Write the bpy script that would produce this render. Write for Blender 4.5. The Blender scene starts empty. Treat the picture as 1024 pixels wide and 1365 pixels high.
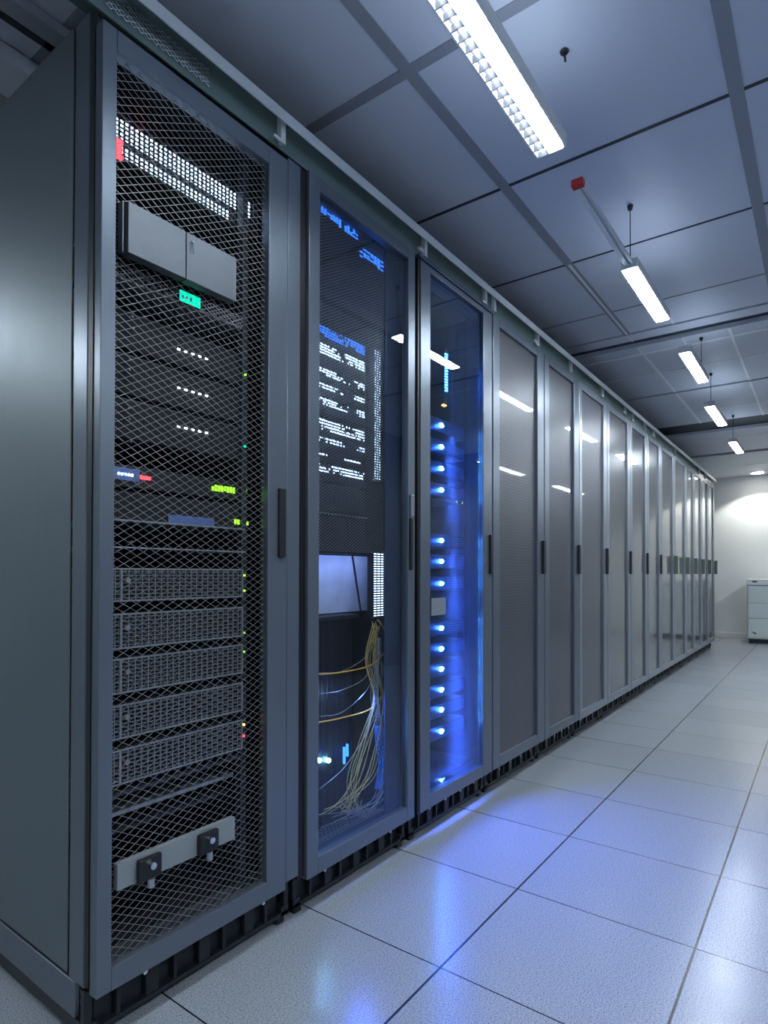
import bpy, math, random
from mathutils import Vector, Matrix
random.seed(7)
C = bpy.context.scene.collection
SC = bpy.context.scene
PI = math.pi

# ---------------------------------------------------------------- camera
FPX, YAW, PITCH, ROLL, SHIFT = 799.19, 0.6356, 0.0107, 0.0018, 73.22
CAMZ, CAMY = 1.052, -1.274
_F = Vector((math.cos(YAW)*math.cos(PITCH), math.sin(YAW)*math.cos(PITCH), math.sin(PITCH)))
_R = Vector((math.sin(YAW), -math.cos(YAW), 0))
_U = _R.cross(_F)
_R2 = _R*math.cos(ROLL) + _U*math.sin(ROLL)
_U2 = -_R*math.sin(ROLL) + _U*math.cos(ROLL)
cam_data = bpy.data.cameras.new('camera')
cam = bpy.data.objects.new('camera', cam_data)
C.objects.link(cam)
cam.matrix_world = Matrix(((_R2.x, _U2.x, -_F.x, 0), (_R2.y, _U2.y, -_F.y, CAMY), (_R2.z, _U2.z, -_F.z, CAMZ), (0, 0, 0, 1)))
cam_data.sensor_fit = 'HORIZONTAL'
cam_data.sensor_width = 36
cam_data.lens = FPX/1024*36
cam_data.shift_y = SHIFT/1024
cam_data.clip_start = 0.02
SC.camera = cam

def ray(px, py):
    u = (px-512)/FPX
    v = (682.5+SHIFT-py)/FPX
    return _F + _R2*u + _U2*v
def at(px, py, Y):                       # survey helper: (X, Z) where a sight line meets a plane parallel to the rack fronts
    d = ray(px, py)
    t = (Y-CAMY)/d.y
    return d.x*t, CAMZ+d.z*t
def rect(pts, Y):                        # mean rectangle of four surveyed corners TL TR BL BR
    q = [at(x, y, Y) for x, y in pts]
    return (q[0][0]+q[2][0])/2, (q[1][0]+q[3][0])/2, (q[2][1]+q[3][1])/2, (q[0][1]+q[1][1])/2   # x0 x1 z0 z1

# ---------------------------------------------------------------- materials
def nodes(name):
    m = bpy.data.materials.new(name); m.use_nodes = True
    nt = m.node_tree; nt.nodes.clear()
    out = nt.nodes.new('ShaderNodeOutputMaterial')
    return m, nt, out
def N(nt, kind, **kw):
    n = nt.nodes.new(kind)
    for k, v in kw.items():
        if k in n.inputs: n.inputs[k].default_value = v
        else: setattr(n, k, v)
    return n
def metal(name, col, metallic=.4, rough=.35, noise=.06, bump=.0, scale=60, coat=0, aniso=None):
    m, nt, out = nodes(name)
    b = N(nt, 'ShaderNodeBsdfPrincipled')
    b.inputs['Metallic'].default_value = metallic
    b.inputs['Roughness'].default_value = rough
    b.inputs['Coat Weight'].default_value = coat
    b.inputs['Coat Roughness'].default_value = .05
    tc = N(nt, 'ShaderNodeTexCoord')
    mp = N(nt, 'ShaderNodeMapping'); nt.links.new(tc.outputs['Object'], mp.inputs['Vector'])
    if aniso: mp.inputs['Scale'].default_value = aniso
    ns = N(nt, 'ShaderNodeTexNoise'); ns.inputs['Scale'].default_value = scale; ns.inputs['Detail'].default_value = 4
    nt.links.new(mp.outputs['Vector'], ns.inputs['Vector'])
    cr = N(nt, 'ShaderNodeMix', data_type='RGBA')
    cr.inputs['A'].default_value = (*[c*(1-noise) for c in col], 1)
    cr.inputs['B'].default_value = (*[min(1, c*(1+noise)) for c in col], 1)
    nt.links.new(ns.outputs['Fac'], cr.inputs['Factor'])
    nt.links.new(cr.outputs['Result'], b.inputs['Base Color'])
    mr = N(nt, 'ShaderNodeMapRange'); dr = .05 if noise > .05 else .006
    mr.inputs['To Min'].default_value = max(0, rough-dr); mr.inputs['To Max'].default_value = rough+dr
    nt.links.new(ns.outputs['Fac'], mr.inputs['Value']); nt.links.new(mr.outputs['Result'], b.inputs['Roughness'])
    if bump:
        bp = N(nt, 'ShaderNodeBump'); bp.inputs['Strength'].default_value = bump; bp.inputs['Distance'].default_value = .001
        nt.links.new(ns.outputs['Fac'], bp.inputs['Height']); nt.links.new(bp.outputs['Normal'], b.inputs['Normal'])
    nt.links.new(b.outputs[0], out.inputs[0])
    return m
def emit(name, col, s):
    m, nt, out = nodes(name)
    e = N(nt, 'ShaderNodeEmission'); e.inputs['Color'].default_value = (*col, 1); e.inputs['Strength'].default_value = s
    nt.links.new(e.outputs[0], out.inputs[0])
    return m
def glass(name, tint=(.9, .93, .97), rough=.01, ior=1.45):
    m, nt, out = nodes(name)
    t = N(nt, 'ShaderNodeBsdfTransparent'); t.inputs['Color'].default_value = (*tint, 1)
    g = N(nt, 'ShaderNodeBsdfGlossy'); g.inputs['Roughness'].default_value = rough
    g.inputs['Color'].default_value = (.95, 1, 1, 1)
    lw = N(nt, 'ShaderNodeLayerWeight'); lw.inputs['Blend'].default_value = .5
    pw = N(nt, 'ShaderNodeMath', operation='POWER'); pw.inputs[1].default_value = 5; nt.links.new(lw.outputs['Facing'], pw.inputs[0])
    f = N(nt, 'ShaderNodeMath', operation='MULTIPLY_ADD'); f.inputs[1].default_value = .95; f.inputs[2].default_value = .035; nt.links.new(pw.outputs[0], f.inputs[0])
    mx = N(nt, 'ShaderNodeMixShader')
    nt.links.new(f.outputs[0], mx.inputs[0]); nt.links.new(t.outputs[0], mx.inputs[1]); nt.links.new(g.outputs[0], mx.inputs[2])
    nt.links.new(mx.outputs[0], out.inputs[0])
    return m
def perforated(name, metalcol, holecol, pitch, coat=1.0, rough=.4):
    """steel sheet with staggered round holes over a black liner, under a clear pane"""
    m, nt, out = nodes(name)
    tc = N(nt, 'ShaderNodeTexCoord')
    sep = N(nt, 'ShaderNodeSeparateXYZ'); nt.links.new(tc.outputs['Object'], sep.inputs[0])
    def mth(op, a, b=None):
        n = N(nt, 'ShaderNodeMath', operation=op)
        for i, v in enumerate((a, b)):
            if v is None: continue
            if isinstance(v, (int, float)): n.inputs[i].default_value = v
            else: nt.links.new(v, n.inputs[i])
        return n.outputs[0]
    k = 2*PI/pitch
    cx = mth('COSINE', mth('MULTIPLY', sep.outputs['X'], k))
    cz = mth('COSINE', mth('MULTIPLY', sep.outputs['Z'], k/1.732))
    v = mth('MULTIPLY', cx, cz)                      # staggered lattice
    fac = mth('GREATER_THAN', v, .12)
    mx = N(nt, 'ShaderNodeMix', data_type='RGBA')
    mx.inputs['A'].default_value = (*metalcol, 1); mx.inputs['B'].default_value = (*holecol, 1)
    nt.links.new(fac, mx.inputs['Factor'])
    b = N(nt, 'ShaderNodeBsdfPrincipled')
    b.inputs['Roughness'].default_value = rough; b.inputs['Metallic'].default_value = .2
    b.inputs['Coat Weight'].default_value = coat; b.inputs['Coat Roughness'].default_value = .03
    nt.links.new(mx.outputs['Result'], b.inputs['Base Color'])
    nt.links.new(b.outputs[0], out.inputs[0])
    return m
def floor_mat(x0, px, y0, py):
    m, nt, out = nodes('speckled floor laminate')
    tc = N(nt, 'ShaderNodeTexCoord'); sep = N(nt, 'ShaderNodeSeparateXYZ'); nt.links.new(tc.outputs['Object'], sep.inputs[0])
    def mth(op, a, b=None, c=None):
        n = N(nt, 'ShaderNodeMath', operation=op)
        for i, v in enumerate((a, b, c)):
            if v is None: continue
            if isinstance(v, (int, float)): n.inputs[i].default_value = v
            else: nt.links.new(v, n.inputs[i])
        return n.outputs[0]
    def line(o, off, per, half):
        t = mth('DIVIDE', mth('SUBTRACT', o, off), per)
        f = mth('ABSOLUTE', mth('SUBTRACT', mth('FRACT', mth('ADD', t, .5)), .5))
        return mth('LESS_THAN', f, half/per)
    lx = line(sep.outputs['X'], x0, px, .0021); ly = line(sep.outputs['Y'], y0, py, .0034)
    g = mth('MAXIMUM', lx, ly)
    # tile id for slight tone steps
    ix = mth('FLOOR', mth('DIVIDE', mth('SUBTRACT', sep.outputs['X'], x0), px)); iy = mth('FLOOR', mth('DIVIDE', mth('SUBTRACT', sep.outputs['Y'], y0), py))
    cb = N(nt, 'ShaderNodeCombineXYZ'); nt.links.new(ix, cb.inputs[0]); nt.links.new(iy, cb.inputs[1])
    wn = N(nt, 'ShaderNodeTexWhiteNoise', noise_dimensions='3D'); nt.links.new(cb.outputs[0], wn.inputs['Vector'])
    n1 = N(nt, 'ShaderNodeTexNoise'); n1.inputs['Scale'].default_value = 260; n1.inputs['Detail'].default_value = 3; n1.inputs['Roughness'].default_value = .7
    nt.links.new(tc.outputs['Object'], n1.inputs['Vector'])
    r1 = N(nt, 'ShaderNodeValToRGB')
    r1.color_ramp.elements[0].position = .33; r1.color_ramp.elements[0].color = (.10, .115, .135, 1)
    r1.color_ramp.elements[1].position = .50; r1.color_ramp.elements[1].color = (.33, .355, .39, 1)
    e = r1.color_ramp.elements.new(.72); e.color = (.45, .475, .51, 1)
    nt.links.new(n1.outputs['Fac'], r1.inputs[0])
    tone = N(nt, 'ShaderNodeMapRange'); tone.inputs['To Min'].default_value = .93; tone.inputs['To Max'].default_value = 1.03
    nt.links.new(wn.outputs['Value'], tone.inputs['Value'])
    vm = N(nt, 'ShaderNodeVectorMath', operation='SCALE'); nt.links.new(r1.outputs[0], vm.inputs[0]); nt.links.new(tone.outputs[0], vm.inputs['Scale'])
    mx = N(nt, 'ShaderNodeMix', data_type='RGBA'); nt.links.new(g, mx.inputs['Factor'])
    nt.links.new(vm.outputs[0], mx.inputs['A']); mx.inputs['B'].default_value = (.012, .015, .02, 1)
    b = N(nt, 'ShaderNodeBsdfPrincipled'); nt.links.new(mx.outputs['Result'], b.inputs['Base Color'])
    n2 = N(nt, 'ShaderNodeTexNoise'); n2.inputs['Scale'].default_value = 9; nt.links.new(tc.outputs['Object'], n2.inputs['Vector'])
    rr = N(nt, 'ShaderNodeMapRange'); rr.inputs['To Min'].default_value = .20; rr.inputs['To Max'].default_value = .28
    nt.links.new(n2.outputs['Fac'], rr.inputs['Value']); nt.links.new(rr.outputs[0], b.inputs['Roughness'])
    b.inputs['Specular IOR Level'].default_value = .55
    bp = N(nt, 'ShaderNodeBump'); bp.inputs['Strength'].default_value = .12; bp.inputs['Distance'].default_value = .0006
    nt.links.new(n1.outputs['Fac'], bp.inputs['Height']); nt.links.new(bp.outputs[0], b.inputs['Normal'])
    nt.links.new(b.outputs[0], out.inputs[0])
    return m

M = {}
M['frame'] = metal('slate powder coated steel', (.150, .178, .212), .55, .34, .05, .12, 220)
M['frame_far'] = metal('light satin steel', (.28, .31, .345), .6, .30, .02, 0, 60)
M['side'] = metal('dark brushed side sheet', (.175, .21, .225), .6, .50, .10, .25, 90, aniso=(1, 1, .05))
M['dark'] = metal('black steel', (.018, .021, .026), .3, .45)
M['void'] = metal('matt black liner', (.006, .007, .009), .0, .8)
M['navy'] = metal('dark blue painted steel', (.06, .085, .14), .4, .4)
M['wire'] = metal('expanded steel wire', (.29, .29, .29), .6, .4)
M['wire_dim'] = metal('fine dark mesh wire', (.10, .115, .135), .4, .5)
M['galv'] = metal('galvanised sheet', (.36, .40, .42), .7, .36, .1, .1, 40)
M['galv_dark'] = metal('dull zinc sheet', (.155, .17, .185), .6, .4, .1, .1, 40)
M['rail'] = metal('green glazed channel steel', (.17, .24, .225), .35, .3, .12, 0, 8)
M['flange'] = metal('pale channel edge', (.80, .84, .82), .1, .35)
M['white'] = metal('white enamel', (.78, .80, .80), .1, .35)
M['chrome'] = metal('bright chrome', (.75, .77, .8), 1, .12)
M['black'] = metal('black plastic', (.006, .007, .009), 0, .45)
M['handle_far'] = metal('clear green plastic handle', (.16, .20, .15), .3, .15, coat=1)
M['server'] = metal('server chassis grey', (.05, .06, .075), .5, .4)
M['blade'] = metal('blue black chassis', (.05, .07, .12), .4, .35)
M['label_blue'] = metal('blue label card', (.10, .17, .42), 0, .5)
M['card'] = metal('grey paper tag', (.21, .235, .25), 0, .6)
M['panelwhite'] = metal('pale inner board', (.55, .58, .62), 0, .6, .35, 0, 14)
M['red'] = metal('red plastic cap', (.55, .02, .02), 0, .35)
M['ceil'] = metal('ceiling panel', (.60, .64, .72), .0, .5, .03, .1, 300)
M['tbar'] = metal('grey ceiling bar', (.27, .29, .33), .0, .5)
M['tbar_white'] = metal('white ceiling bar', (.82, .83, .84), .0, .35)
M['slot'] = metal('dark ceiling slot', (.03, .035, .045), .0, .6)
M['slotgrey'] = metal('shadow gap board', (.035, .045, .06), 0, .6)
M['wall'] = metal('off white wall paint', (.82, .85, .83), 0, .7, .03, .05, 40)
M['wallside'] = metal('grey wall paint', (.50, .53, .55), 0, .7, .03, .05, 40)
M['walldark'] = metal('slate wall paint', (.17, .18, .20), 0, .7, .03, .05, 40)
M['cab'] = metal('pale green enamel', (.62, .68, .66), .1, .35)
M['orange'] = metal('orange fibre jacket', (.85, .42, .05), 0, .35)
M['yellow'] = metal('yellow fibre jacket', (.50, .36, .10), 0, .4)
M['greycable'] = metal('grey cable jacket', (.30, .33, .36), 0, .4)
M['bluecable'] = metal('blue cable jacket', (.03, .22, .65), 0, .35)
M['darkcable'] = metal('black cable jacket', (.015, .016, .02), 0, .4)
M['lamp'] = emit('tube light diffuser', (.79, .895, 1.0), 85)
M['uplight'] = emit('upward light diffuser', (.66, .80, 1.0), 4.5)
M['downlamp'] = emit('downlight lens', (1.0, .98, .93), 30)
M['ledblue'] = emit('blue indicator', (.03, .22, 1.0), 55)
M['ledcore'] = emit('blue white indicator core', (.25, .75, 1.0), 90)
M['ledwhite'] = emit('white indicator', (.75, .80, 1.0), 10)
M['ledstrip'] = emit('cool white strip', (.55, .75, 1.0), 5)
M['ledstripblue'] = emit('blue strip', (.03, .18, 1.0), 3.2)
M['ledgreen'] = emit('green indicator', (.35, 1.0, .03), 1.6)
M['ledteal'] = emit('teal display', (.0, .85, .42), 1.5)
M['ledred'] = emit('red indicator', (1.0, .03, .04), 5)
M['ledorange'] = emit('amber indicator', (1.0, .5, .08), 6)
M['glass'] = glass('clear door glass')
M['glassdark'] = glass('tinted door glass', (.75, .82, .92))
M['perf'] = perforated('perforated door sheet', (.12, .125, .14), (.004, .005, .007), .018, .3)
M['perf2'] = perforated('fine perforated door sheet', (.12, .125, .145), (.006, .007, .010), .018, .5)
M['perf3'] = perforated('glazed perforated door sheet', (.075, .075, .08), (.014, .015, .017), .018, 1.0, .3)

# ---------------------------------------------------------------- mesh collector
class MB:
    def __init__(s): s.v = []; s.f = []
    def box(s, x0, x1, y0, y1, z0, z1):
        n = len(s.v)
        s.v += [(x0,y0,z0),(x1,y0,z0),(x1,y1,z0),(x0,y1,z0),(x0,y0,z1),(x1,y0,z1),(x1,y1,z1),(x0,y1,z1)]
        s.f += [tuple(n+i for i in q) for q in ((0,3,2,1),(4,5,6,7),(0,1,5,4),(1,2,6,5),(2,3,7,6),(3,0,4,7))]
        return s
    def bar(s, a, b, r, k=4, r2=None, spin=PI/4):
        a = Vector(a); b = Vector(b); d = (b-a).normalized()
        h = Vector((0,0,1)) if abs(d.z) < .9 else Vector((1,0,0))
        u = d.cross(h).normalized(); w = d.cross(u); n = len(s.v)
        for p, rr in ((a, r), (b, r if r2 is None else r2)):
            for i in range(k):
                t = 2*PI*i/k+spin
                s.v.append(tuple(p+u*math.cos(t)*rr+w*math.sin(t)*rr))
        for i in range(k):
            j = (i+1) % k; s.f.append((n+i, n+j, n+k+j, n+k+i))
        s.f.append(tuple(n+i for i in reversed(range(k)))); s.f.append(tuple(n+k+i for i in range(k)))
        return s
    def tube(s, pts, r, k=6):
        pts = [Vector(p) for p in pts]; n = len(s.v); L = len(pts)
        u = None
        for i, p in enumerate(pts):
            d = (pts[min(i+1, L-1)]-pts[max(i-1, 0)]).normalized()
            if u is None:
                h = Vector((0,0,1)) if abs(d.z) < .9 else Vector((1,0,0)); u = d.cross(h).normalized()
            u = (u-d*u.dot(d)).normalized(); w = d.cross(u)
            for j in range(k):
                t = 2*PI*j/k; s.v.append(tuple(p+u*math.cos(t)*r+w*math.sin(t)*r))
        for i in range(L-1):
            for j in range(k):
                j2 = (j+1) % k
                s.f.append((n+i*k+j, n+i*k+j2, n+(i+1)*k+j2, n+(i+1)*k+j))
        s.f.append(tuple(n+j for j in reversed(range(k)))); s.f.append(tuple(n+(L-1)*k+j for j in range(k)))
        return s
    def prism(s, poly, y0, y1):            # polygon in XZ extruded along Y
        n = len(s.v); k = len(poly)
        for y in (y0, y1): s.v += [(x, y, z) for x, z in poly]
        s.f.append(tuple(n+i for i in range(k))); s.f.append(tuple(n+k+i for i in reversed(range(k))))
        for i in range(k):
            j = (i+1) % k; s.f.append((n+j, n+i, n+k+i, n+k+j))
        return s
    def build(s, name, m, parent=None, bevel=0, smooth=False):
        me = bpy.data.meshes.new(name)
        off = parent_world(parent) if parent is not None else Vector((0,0,0))
        # parentless meshes get their own origin near their geometry
        if parent is None:
            off = Vector((sum(v[0] for v in s.v)/len(s.v), sum(v[1] for v in s.v)/len(s.v), min(v[2] for v in s.v)))
        me.from_pydata([tuple(Vector(v)-off) for v in s.v], [], s.f); me.update()
        me.materials.append(m if not isinstance(m, str) else M[m])
        o = bpy.data.objects.new(name, me); C.objects.link(o)
        if parent is not None: o.parent = parent
        else: o.location = off
        if bevel:
            b = o.modifiers.new('bevel', 'BEVEL'); b.width = bevel; b.segments = 2; b.limit_method = 'ANGLE'
        if smooth:
            for p in me.polygons: p.use_smooth = True
        return o
def parent_world(o):
    v = Vector((0,0,0))
    while o is not None: v = v+Vector(o.location); o = o.parent
    return v
def tag(o, label=None, cat=None, group=None, kind=None):
    if label: o['label'] = label
    if cat: o['category'] = cat
    if group: o['group'] = group
    if kind: o['kind'] = kind
    return o
def thing(name, label, cat, loc, group=None):
    o = bpy.data.objects.new(name, None); o.location = loc; o.empty_display_size = .1; C.objects.link(o)
    return tag(o, label, cat, group)
def box(name, m, parent, *b, bevel=0):
    return MB().box(*b).build(name, m, parent, bevel)
def spline(pts, n=10):
    P = [Vector(p) for p in pts]; P = [P[0]*2-P[1]]+P+[P[-1]*2-P[-2]]; out = []
    for i in range(1, len(P)-2):
        for j in range(n):
            t = j/n; a, b, c, d = P[i-1], P[i], P[i+1], P[i+2]
            out.append(.5*((2*b)+(c-a)*t+(2*a-5*b+4*c-d)*t*t+(3*b-a-3*c+d)*t**3))
    out.append(P[-2]); return out
def light(name, kind, loc, energy, col, size=.1, size_y=None, rot=(0,0,0), **kw):
    l = bpy.data.lights.new(name, kind); l.energy = energy; l.color = col
    if kind == 'AREA':
        l.shape = 'RECTANGLE' if size_y else 'SQUARE'; l.size = size
        if size_y: l.size_y = size_y
    elif kind in ('POINT', 'SPOT'): l.shadow_soft_size = size
    for k, v in kw.items(): setattr(l, k, v)
    o = bpy.data.objects.new(name, l); o.location = loc; o.rotation_euler = rot; C.objects.link(o)
    return o

# ---------------------------------------------------------------- room
XW, CZ, XB, YL, YR = 11.36, 2.645, -2.4, 3.3, -2.7
TX0, TPX, TY0, TPY = 1.387, .4976, -.4395, .533
fl = bpy.data.meshes.new('floor'); fl.from_pydata([(XB,YR,-.05),(XW,YR,-.05),(XW,YL,-.05),(XB,YL,-.05),(XB,YR,0),(XW,YR,0),(XW,YL,0),(XB,YL,0)], [], [(0,3,2,1),(4,5,6,7),(0,1,5,4),(1,2,6,5),(2,3,7,6),(3,0,4,7)])
fl.materials.append(floor_mat(TX0, TPX, TY0, TPY)); fo = bpy.data.objects.new('floor', fl); C.objects.link(fo); tag(fo, kind='structure')
def struct(o): return tag(o, kind='structure')
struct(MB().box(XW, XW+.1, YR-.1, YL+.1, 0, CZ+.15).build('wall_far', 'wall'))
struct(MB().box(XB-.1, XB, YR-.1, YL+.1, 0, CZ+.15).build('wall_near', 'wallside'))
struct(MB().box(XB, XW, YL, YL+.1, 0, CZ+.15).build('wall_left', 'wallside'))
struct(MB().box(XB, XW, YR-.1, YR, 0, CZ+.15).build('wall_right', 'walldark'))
struct(MB().box(XW-.015, XW, YR, YL, 0, .085).build('baseboard_far', 'white', bevel=.003))
# ceiling panels between recessed dark slots
SLOTS = [(4.145, 4.175), (4.30, 4.43), (5.72, 5.77), (7.06, 7.60), (8.98, 9.14)]
cm = MB(); xs = XB
for a, b in SLOTS:
    cm.box(xs, a, YR, YL, CZ, CZ+.03); xs = b
cm.box(xs, XW, YR, YL, CZ, CZ+.03)
struct(cm.build('ceiling', 'ceil'))
struct(MB().box(XB, XW, YR, YL, CZ+.032, CZ+.12).build('ceiling', 'slotgrey'))
# bars of the grid
n = 0
def trim(b, m='tbar', bev=0):
    global n; n += 1
    return struct(MB().box(*b).build('trim_%d' % n, m, bevel=bev))
YC = -.216
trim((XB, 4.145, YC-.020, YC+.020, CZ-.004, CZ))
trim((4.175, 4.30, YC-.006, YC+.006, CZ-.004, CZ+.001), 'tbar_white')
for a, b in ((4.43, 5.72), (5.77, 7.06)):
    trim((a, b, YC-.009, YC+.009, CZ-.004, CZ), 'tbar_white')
trim((3.03, 4.145, YC-.008, YC+.004, CZ-.008, CZ-.004), 'tbar_white')
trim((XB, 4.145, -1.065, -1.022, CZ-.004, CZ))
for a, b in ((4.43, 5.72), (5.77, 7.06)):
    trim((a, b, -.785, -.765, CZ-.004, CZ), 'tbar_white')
trim((3.8, 4.145, -.506, -.494, CZ-.004, CZ), 'tbar_white'); trim((4.43, 4.56, -.506, -.494, CZ-.004, CZ), 'tbar_white')
for x in (-1.3, -.58, .14, .85):
    trim((x-.02, x+.02, YR, YL, CZ-.003, CZ))
trim((1.54, 1.58, YR, YL, CZ-.003, CZ))
trim((2.262, 2.276, YR, YL, CZ-.003, CZ), 'slot')
trim((3.025, 3.036, YR, YL, CZ-.003, CZ), 'slot')
trim((3.738, 3.748, YR, YL, CZ-.003, CZ), 'tbar')
trim((4.575, 4.605, YR, YL, CZ-.006, CZ), 'tbar_white')
trim((5.10, 5.115, YR, YL, CZ-.003, CZ), 'tbar_white')
trim((6.52, 6.54, YR, YL, CZ-.003, CZ), 'tbar_white')
trim((8.06, 8.08, YR, YL, CZ-.003, CZ), 'tbar_white')
trim((10.18, 10.21, YR, YL, CZ-.003, CZ), 'tbar_white')
# service channels running over the back of the first rack
trim((XB, 3.0, .50, .56, CZ-.035, CZ-.004), 'tbar', .002)
trim((XB, 3.0, .585, .625, CZ-.003, CZ), 'slot')
trim((XB, 3.0, .70, .86, CZ-.05, CZ-.004), 'ceil', .003)
trim((XB, 3.0, .88, .92, CZ-.003, CZ), 'slot')
trim((XB, 3.0, 1.08, 1.12, CZ-.02, CZ-.004), 'tbar_white')
trim((XB, 3.0, 1.30, 1.36, CZ-.003, CZ), 'slot')

# ---------------------------------------------------------------- lamps
ZL, YLAMP = 2.361, -.592
def lamp(x0, x1, y, w, label, group, louvre=False, rod_at=(), z=ZL):
    t = thing('linear_ceiling_light', label, 'ceiling light', ((x0+x1)/2, y, z), group)
    h = MB()
    H = .040
    h.box(x0, x1, y-w/2, y-w/2+.005, z, z+H).box(x0, x1, y+w/2-.005, y+w/2, z, z+H)
    h.box(x0, x0+.005, y-w/2+.005, y+w/2-.005, z, z+H).box(x1-.005, x1, y-w/2+.005, y+w/2-.005, z, z+H)
    h.box(x0+.005, x1-.005, y-w/2+.005, y+w/2-.005, z+.0245, z+.028)
    h.build('housing', 'white', t)
    if louvre:
        d = MB()
        d.box(x0+.008, x1-.008, y-w/2+.008, y+w*.05, z+.018, z+.024)
        d.build('diffuser', 'lamp', t)
        # mirrored side reflector with cells
        g = MB(); g.box(x0+.008, x1-.008, y+w*.05, y+w/2-.007, z+.021, z+.024); g.build('reflector', 'galv', t)
        r = MB().bar((x0+.01, y+w*.30, z+.0165), (x1-.01, y+w*.30, z+.0165), .0035, 8).build('tube', 'ledwhite', t)
        b = MB(); k = int((x1-x0)/.036)
        for i in range(k+1):
            x = x0+.008+(x1-x0-.018)*i/k; b.box(x, x+.0026, y-w/2+.008, y+w/2-.008, z-.006, z+.0125)
        b.box(x0+.008, x1-.008, y+w*.05, y+w*.05+.002, z-.006, z+.0125)
        b.build('louvre', 'galv_dark', t)
    else:
        MB().box(x0+.006, x1-.006, y-w/2+.006, y+w/2-.006, z-.003, z+.024).build('diffuser', 'lamp', t)
        b = MB()
        b.box((x0+x1)/2+.09, (x0+x1)/2+.095, y-w/2, y+w/2, z-.0055, z-.004).build('divider', 'white', t)
    MB().box(x0+.03, x1-.03, y-w/2+.012, y+w/2-.012, z+.0285, z+.033).build('upper_diffuser', 'uplight', t)
    for x in rod_at:
        r = MB().bar((x, y, z+.036), (x, y, CZ-.02), .0022, 6).build('suspension_rod', 'dark', t)
        MB().bar((x, y, CZ-.022), (x, y, CZ-.004), .009, 10, .012).build('rod_cap', 'dark', t)
    return t
g = 'linear lights over the aisle'
lamp(.55, 1.80, YLAMP, .096, 'large louvred strip light nearest the camera, above the second rack', g, True, (.75,))
lamp(2.68, 3.34, -.60, .070, 'strip light with a long bare rail and red cap behind it', g, False, (2.70,))
lamp(3.895, 4.58, -.605, .068, 'strip light just beyond the one with the red-capped rail', g, False, (4.5,))
lamp(5.27, 6.02, -.545, .074, 'fourth hanging strip light from the camera, in front of the widest dark ceiling slot', g, False, (5.35,))
lamp(6.83, 7.50, -.53, .072, 'smallest rectangular strip light, farthest one before the round downlight', g, False, (6.9,))
lamp(-1.5, -.25, YLAMP, .096, 'louvred strip light in line behind the camera', g, True, (-1.3, -.45))
for k, x in enumerate((6.3, 8.7)):  # unseen side lamps put in for floor light and streaks on the doors
    lamp(x, x+1.2, -1.95, .09, ('added unseen strip light at the side, %s the far wall') % ('farther from', 'nearer to')[k], 'added unseen lights at the side', False, (x+.1, x+1.1))
for k, x in enumerate((-.75, )):
    lamp(x, x+1.2, 2.35, .09, 'strip light over the passage behind the racks', None, False, (x+.1, x+1.1))
for k, x in enumerate((-1.3, .7)):  # unseen fill lamps added to lift the ceiling and ambient light
    lamp(x, x+1.25, -2.40, .09, ('added unseen strip light near the right wall %s the camera') % ('behind', 'beside')[k], 'added unseen lights at the side', False, (x+.1, x+1.1))
t = thing('trunking_rail', 'white trunking rail with red end cap running up to a strip light', 'rail', (2.47, -.60, ZL))
MB().box(2.040, 2.675, -.600, -.582, ZL+.012, ZL+.030).box(2.040, 2.675, -.616, -.610, ZL+.014, ZL+.030).box(2.040, 2.675, -.610, -.600, ZL+.026, ZL+.030).build('channel', 'white', t, .001)
MB().box(2.012, 2.040, -.619, -.579, ZL+.009, ZL+.034).build('end_cap', 'red', t, .003)
# screw hook
t = MB(); t.bar((1.78, -.64, CZ-.004), (1.78, -.64, CZ-.010), .014, 12, .010).bar((1.78, -.64, CZ-.010), (1.775, -.645, CZ-.04), .003, 6)
tag(t.build('ceiling_hook', 'dark'), 'small dark screw hook in the ceiling beside the large louvred light', 'hook')
# sprinkler at the left
x, z = 1.22, CZ-.02
t = MB().bar((x, 1.02, CZ), (x, 1.02, CZ-.016), .030, 16, .024).bar((x, 1.02, CZ-.016), (x, 1.02, CZ-.05), .012, 10, .006)
tag(t.build('fire_sprinkler', 'chrome'), 'round metal sprinkler head on the ceiling at upper left', 'sprinkler')
# round downlight before the far wall
DX, DY = 10.95, -.42
t = thing('round_downlight', 'round glowing downlight in the ceiling close to the far white wall', 'downlight', (DX, DY, CZ-.02))
rg = MB(); k = 28
for (ra, za), (rb, zb) in (((.10, CZ-.001), (.105, CZ-.02)), ((.105, CZ-.02), (.085, CZ-.02)), ((.085, CZ-.02), (.083, CZ-.004))):
    nn = len(rg.v)
    for rr, zz in ((ra, za), (rb, zb)):
        rg.v += [(DX+rr*math.cos(2*PI*i/k), DY+rr*math.sin(2*PI*i/k), zz) for i in range(k)]
    rg.f += [(nn+i, nn+(i+1) % k, nn+k+(i+1) % k, nn+k+i) for i in range(k)]
rg.build('ring', 'white', t, 0, True)
MB().bar((DX, DY, CZ-.026), (DX, DY, CZ-.005), .082, 28).build('lens', 'downlamp', t)
light('downlight_lamp', 'SPOT', (DX, DY, CZ-.03), 65, (1, .99, .95), .04, spot_size=math.radians(120), spot_blend=.25)

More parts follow.
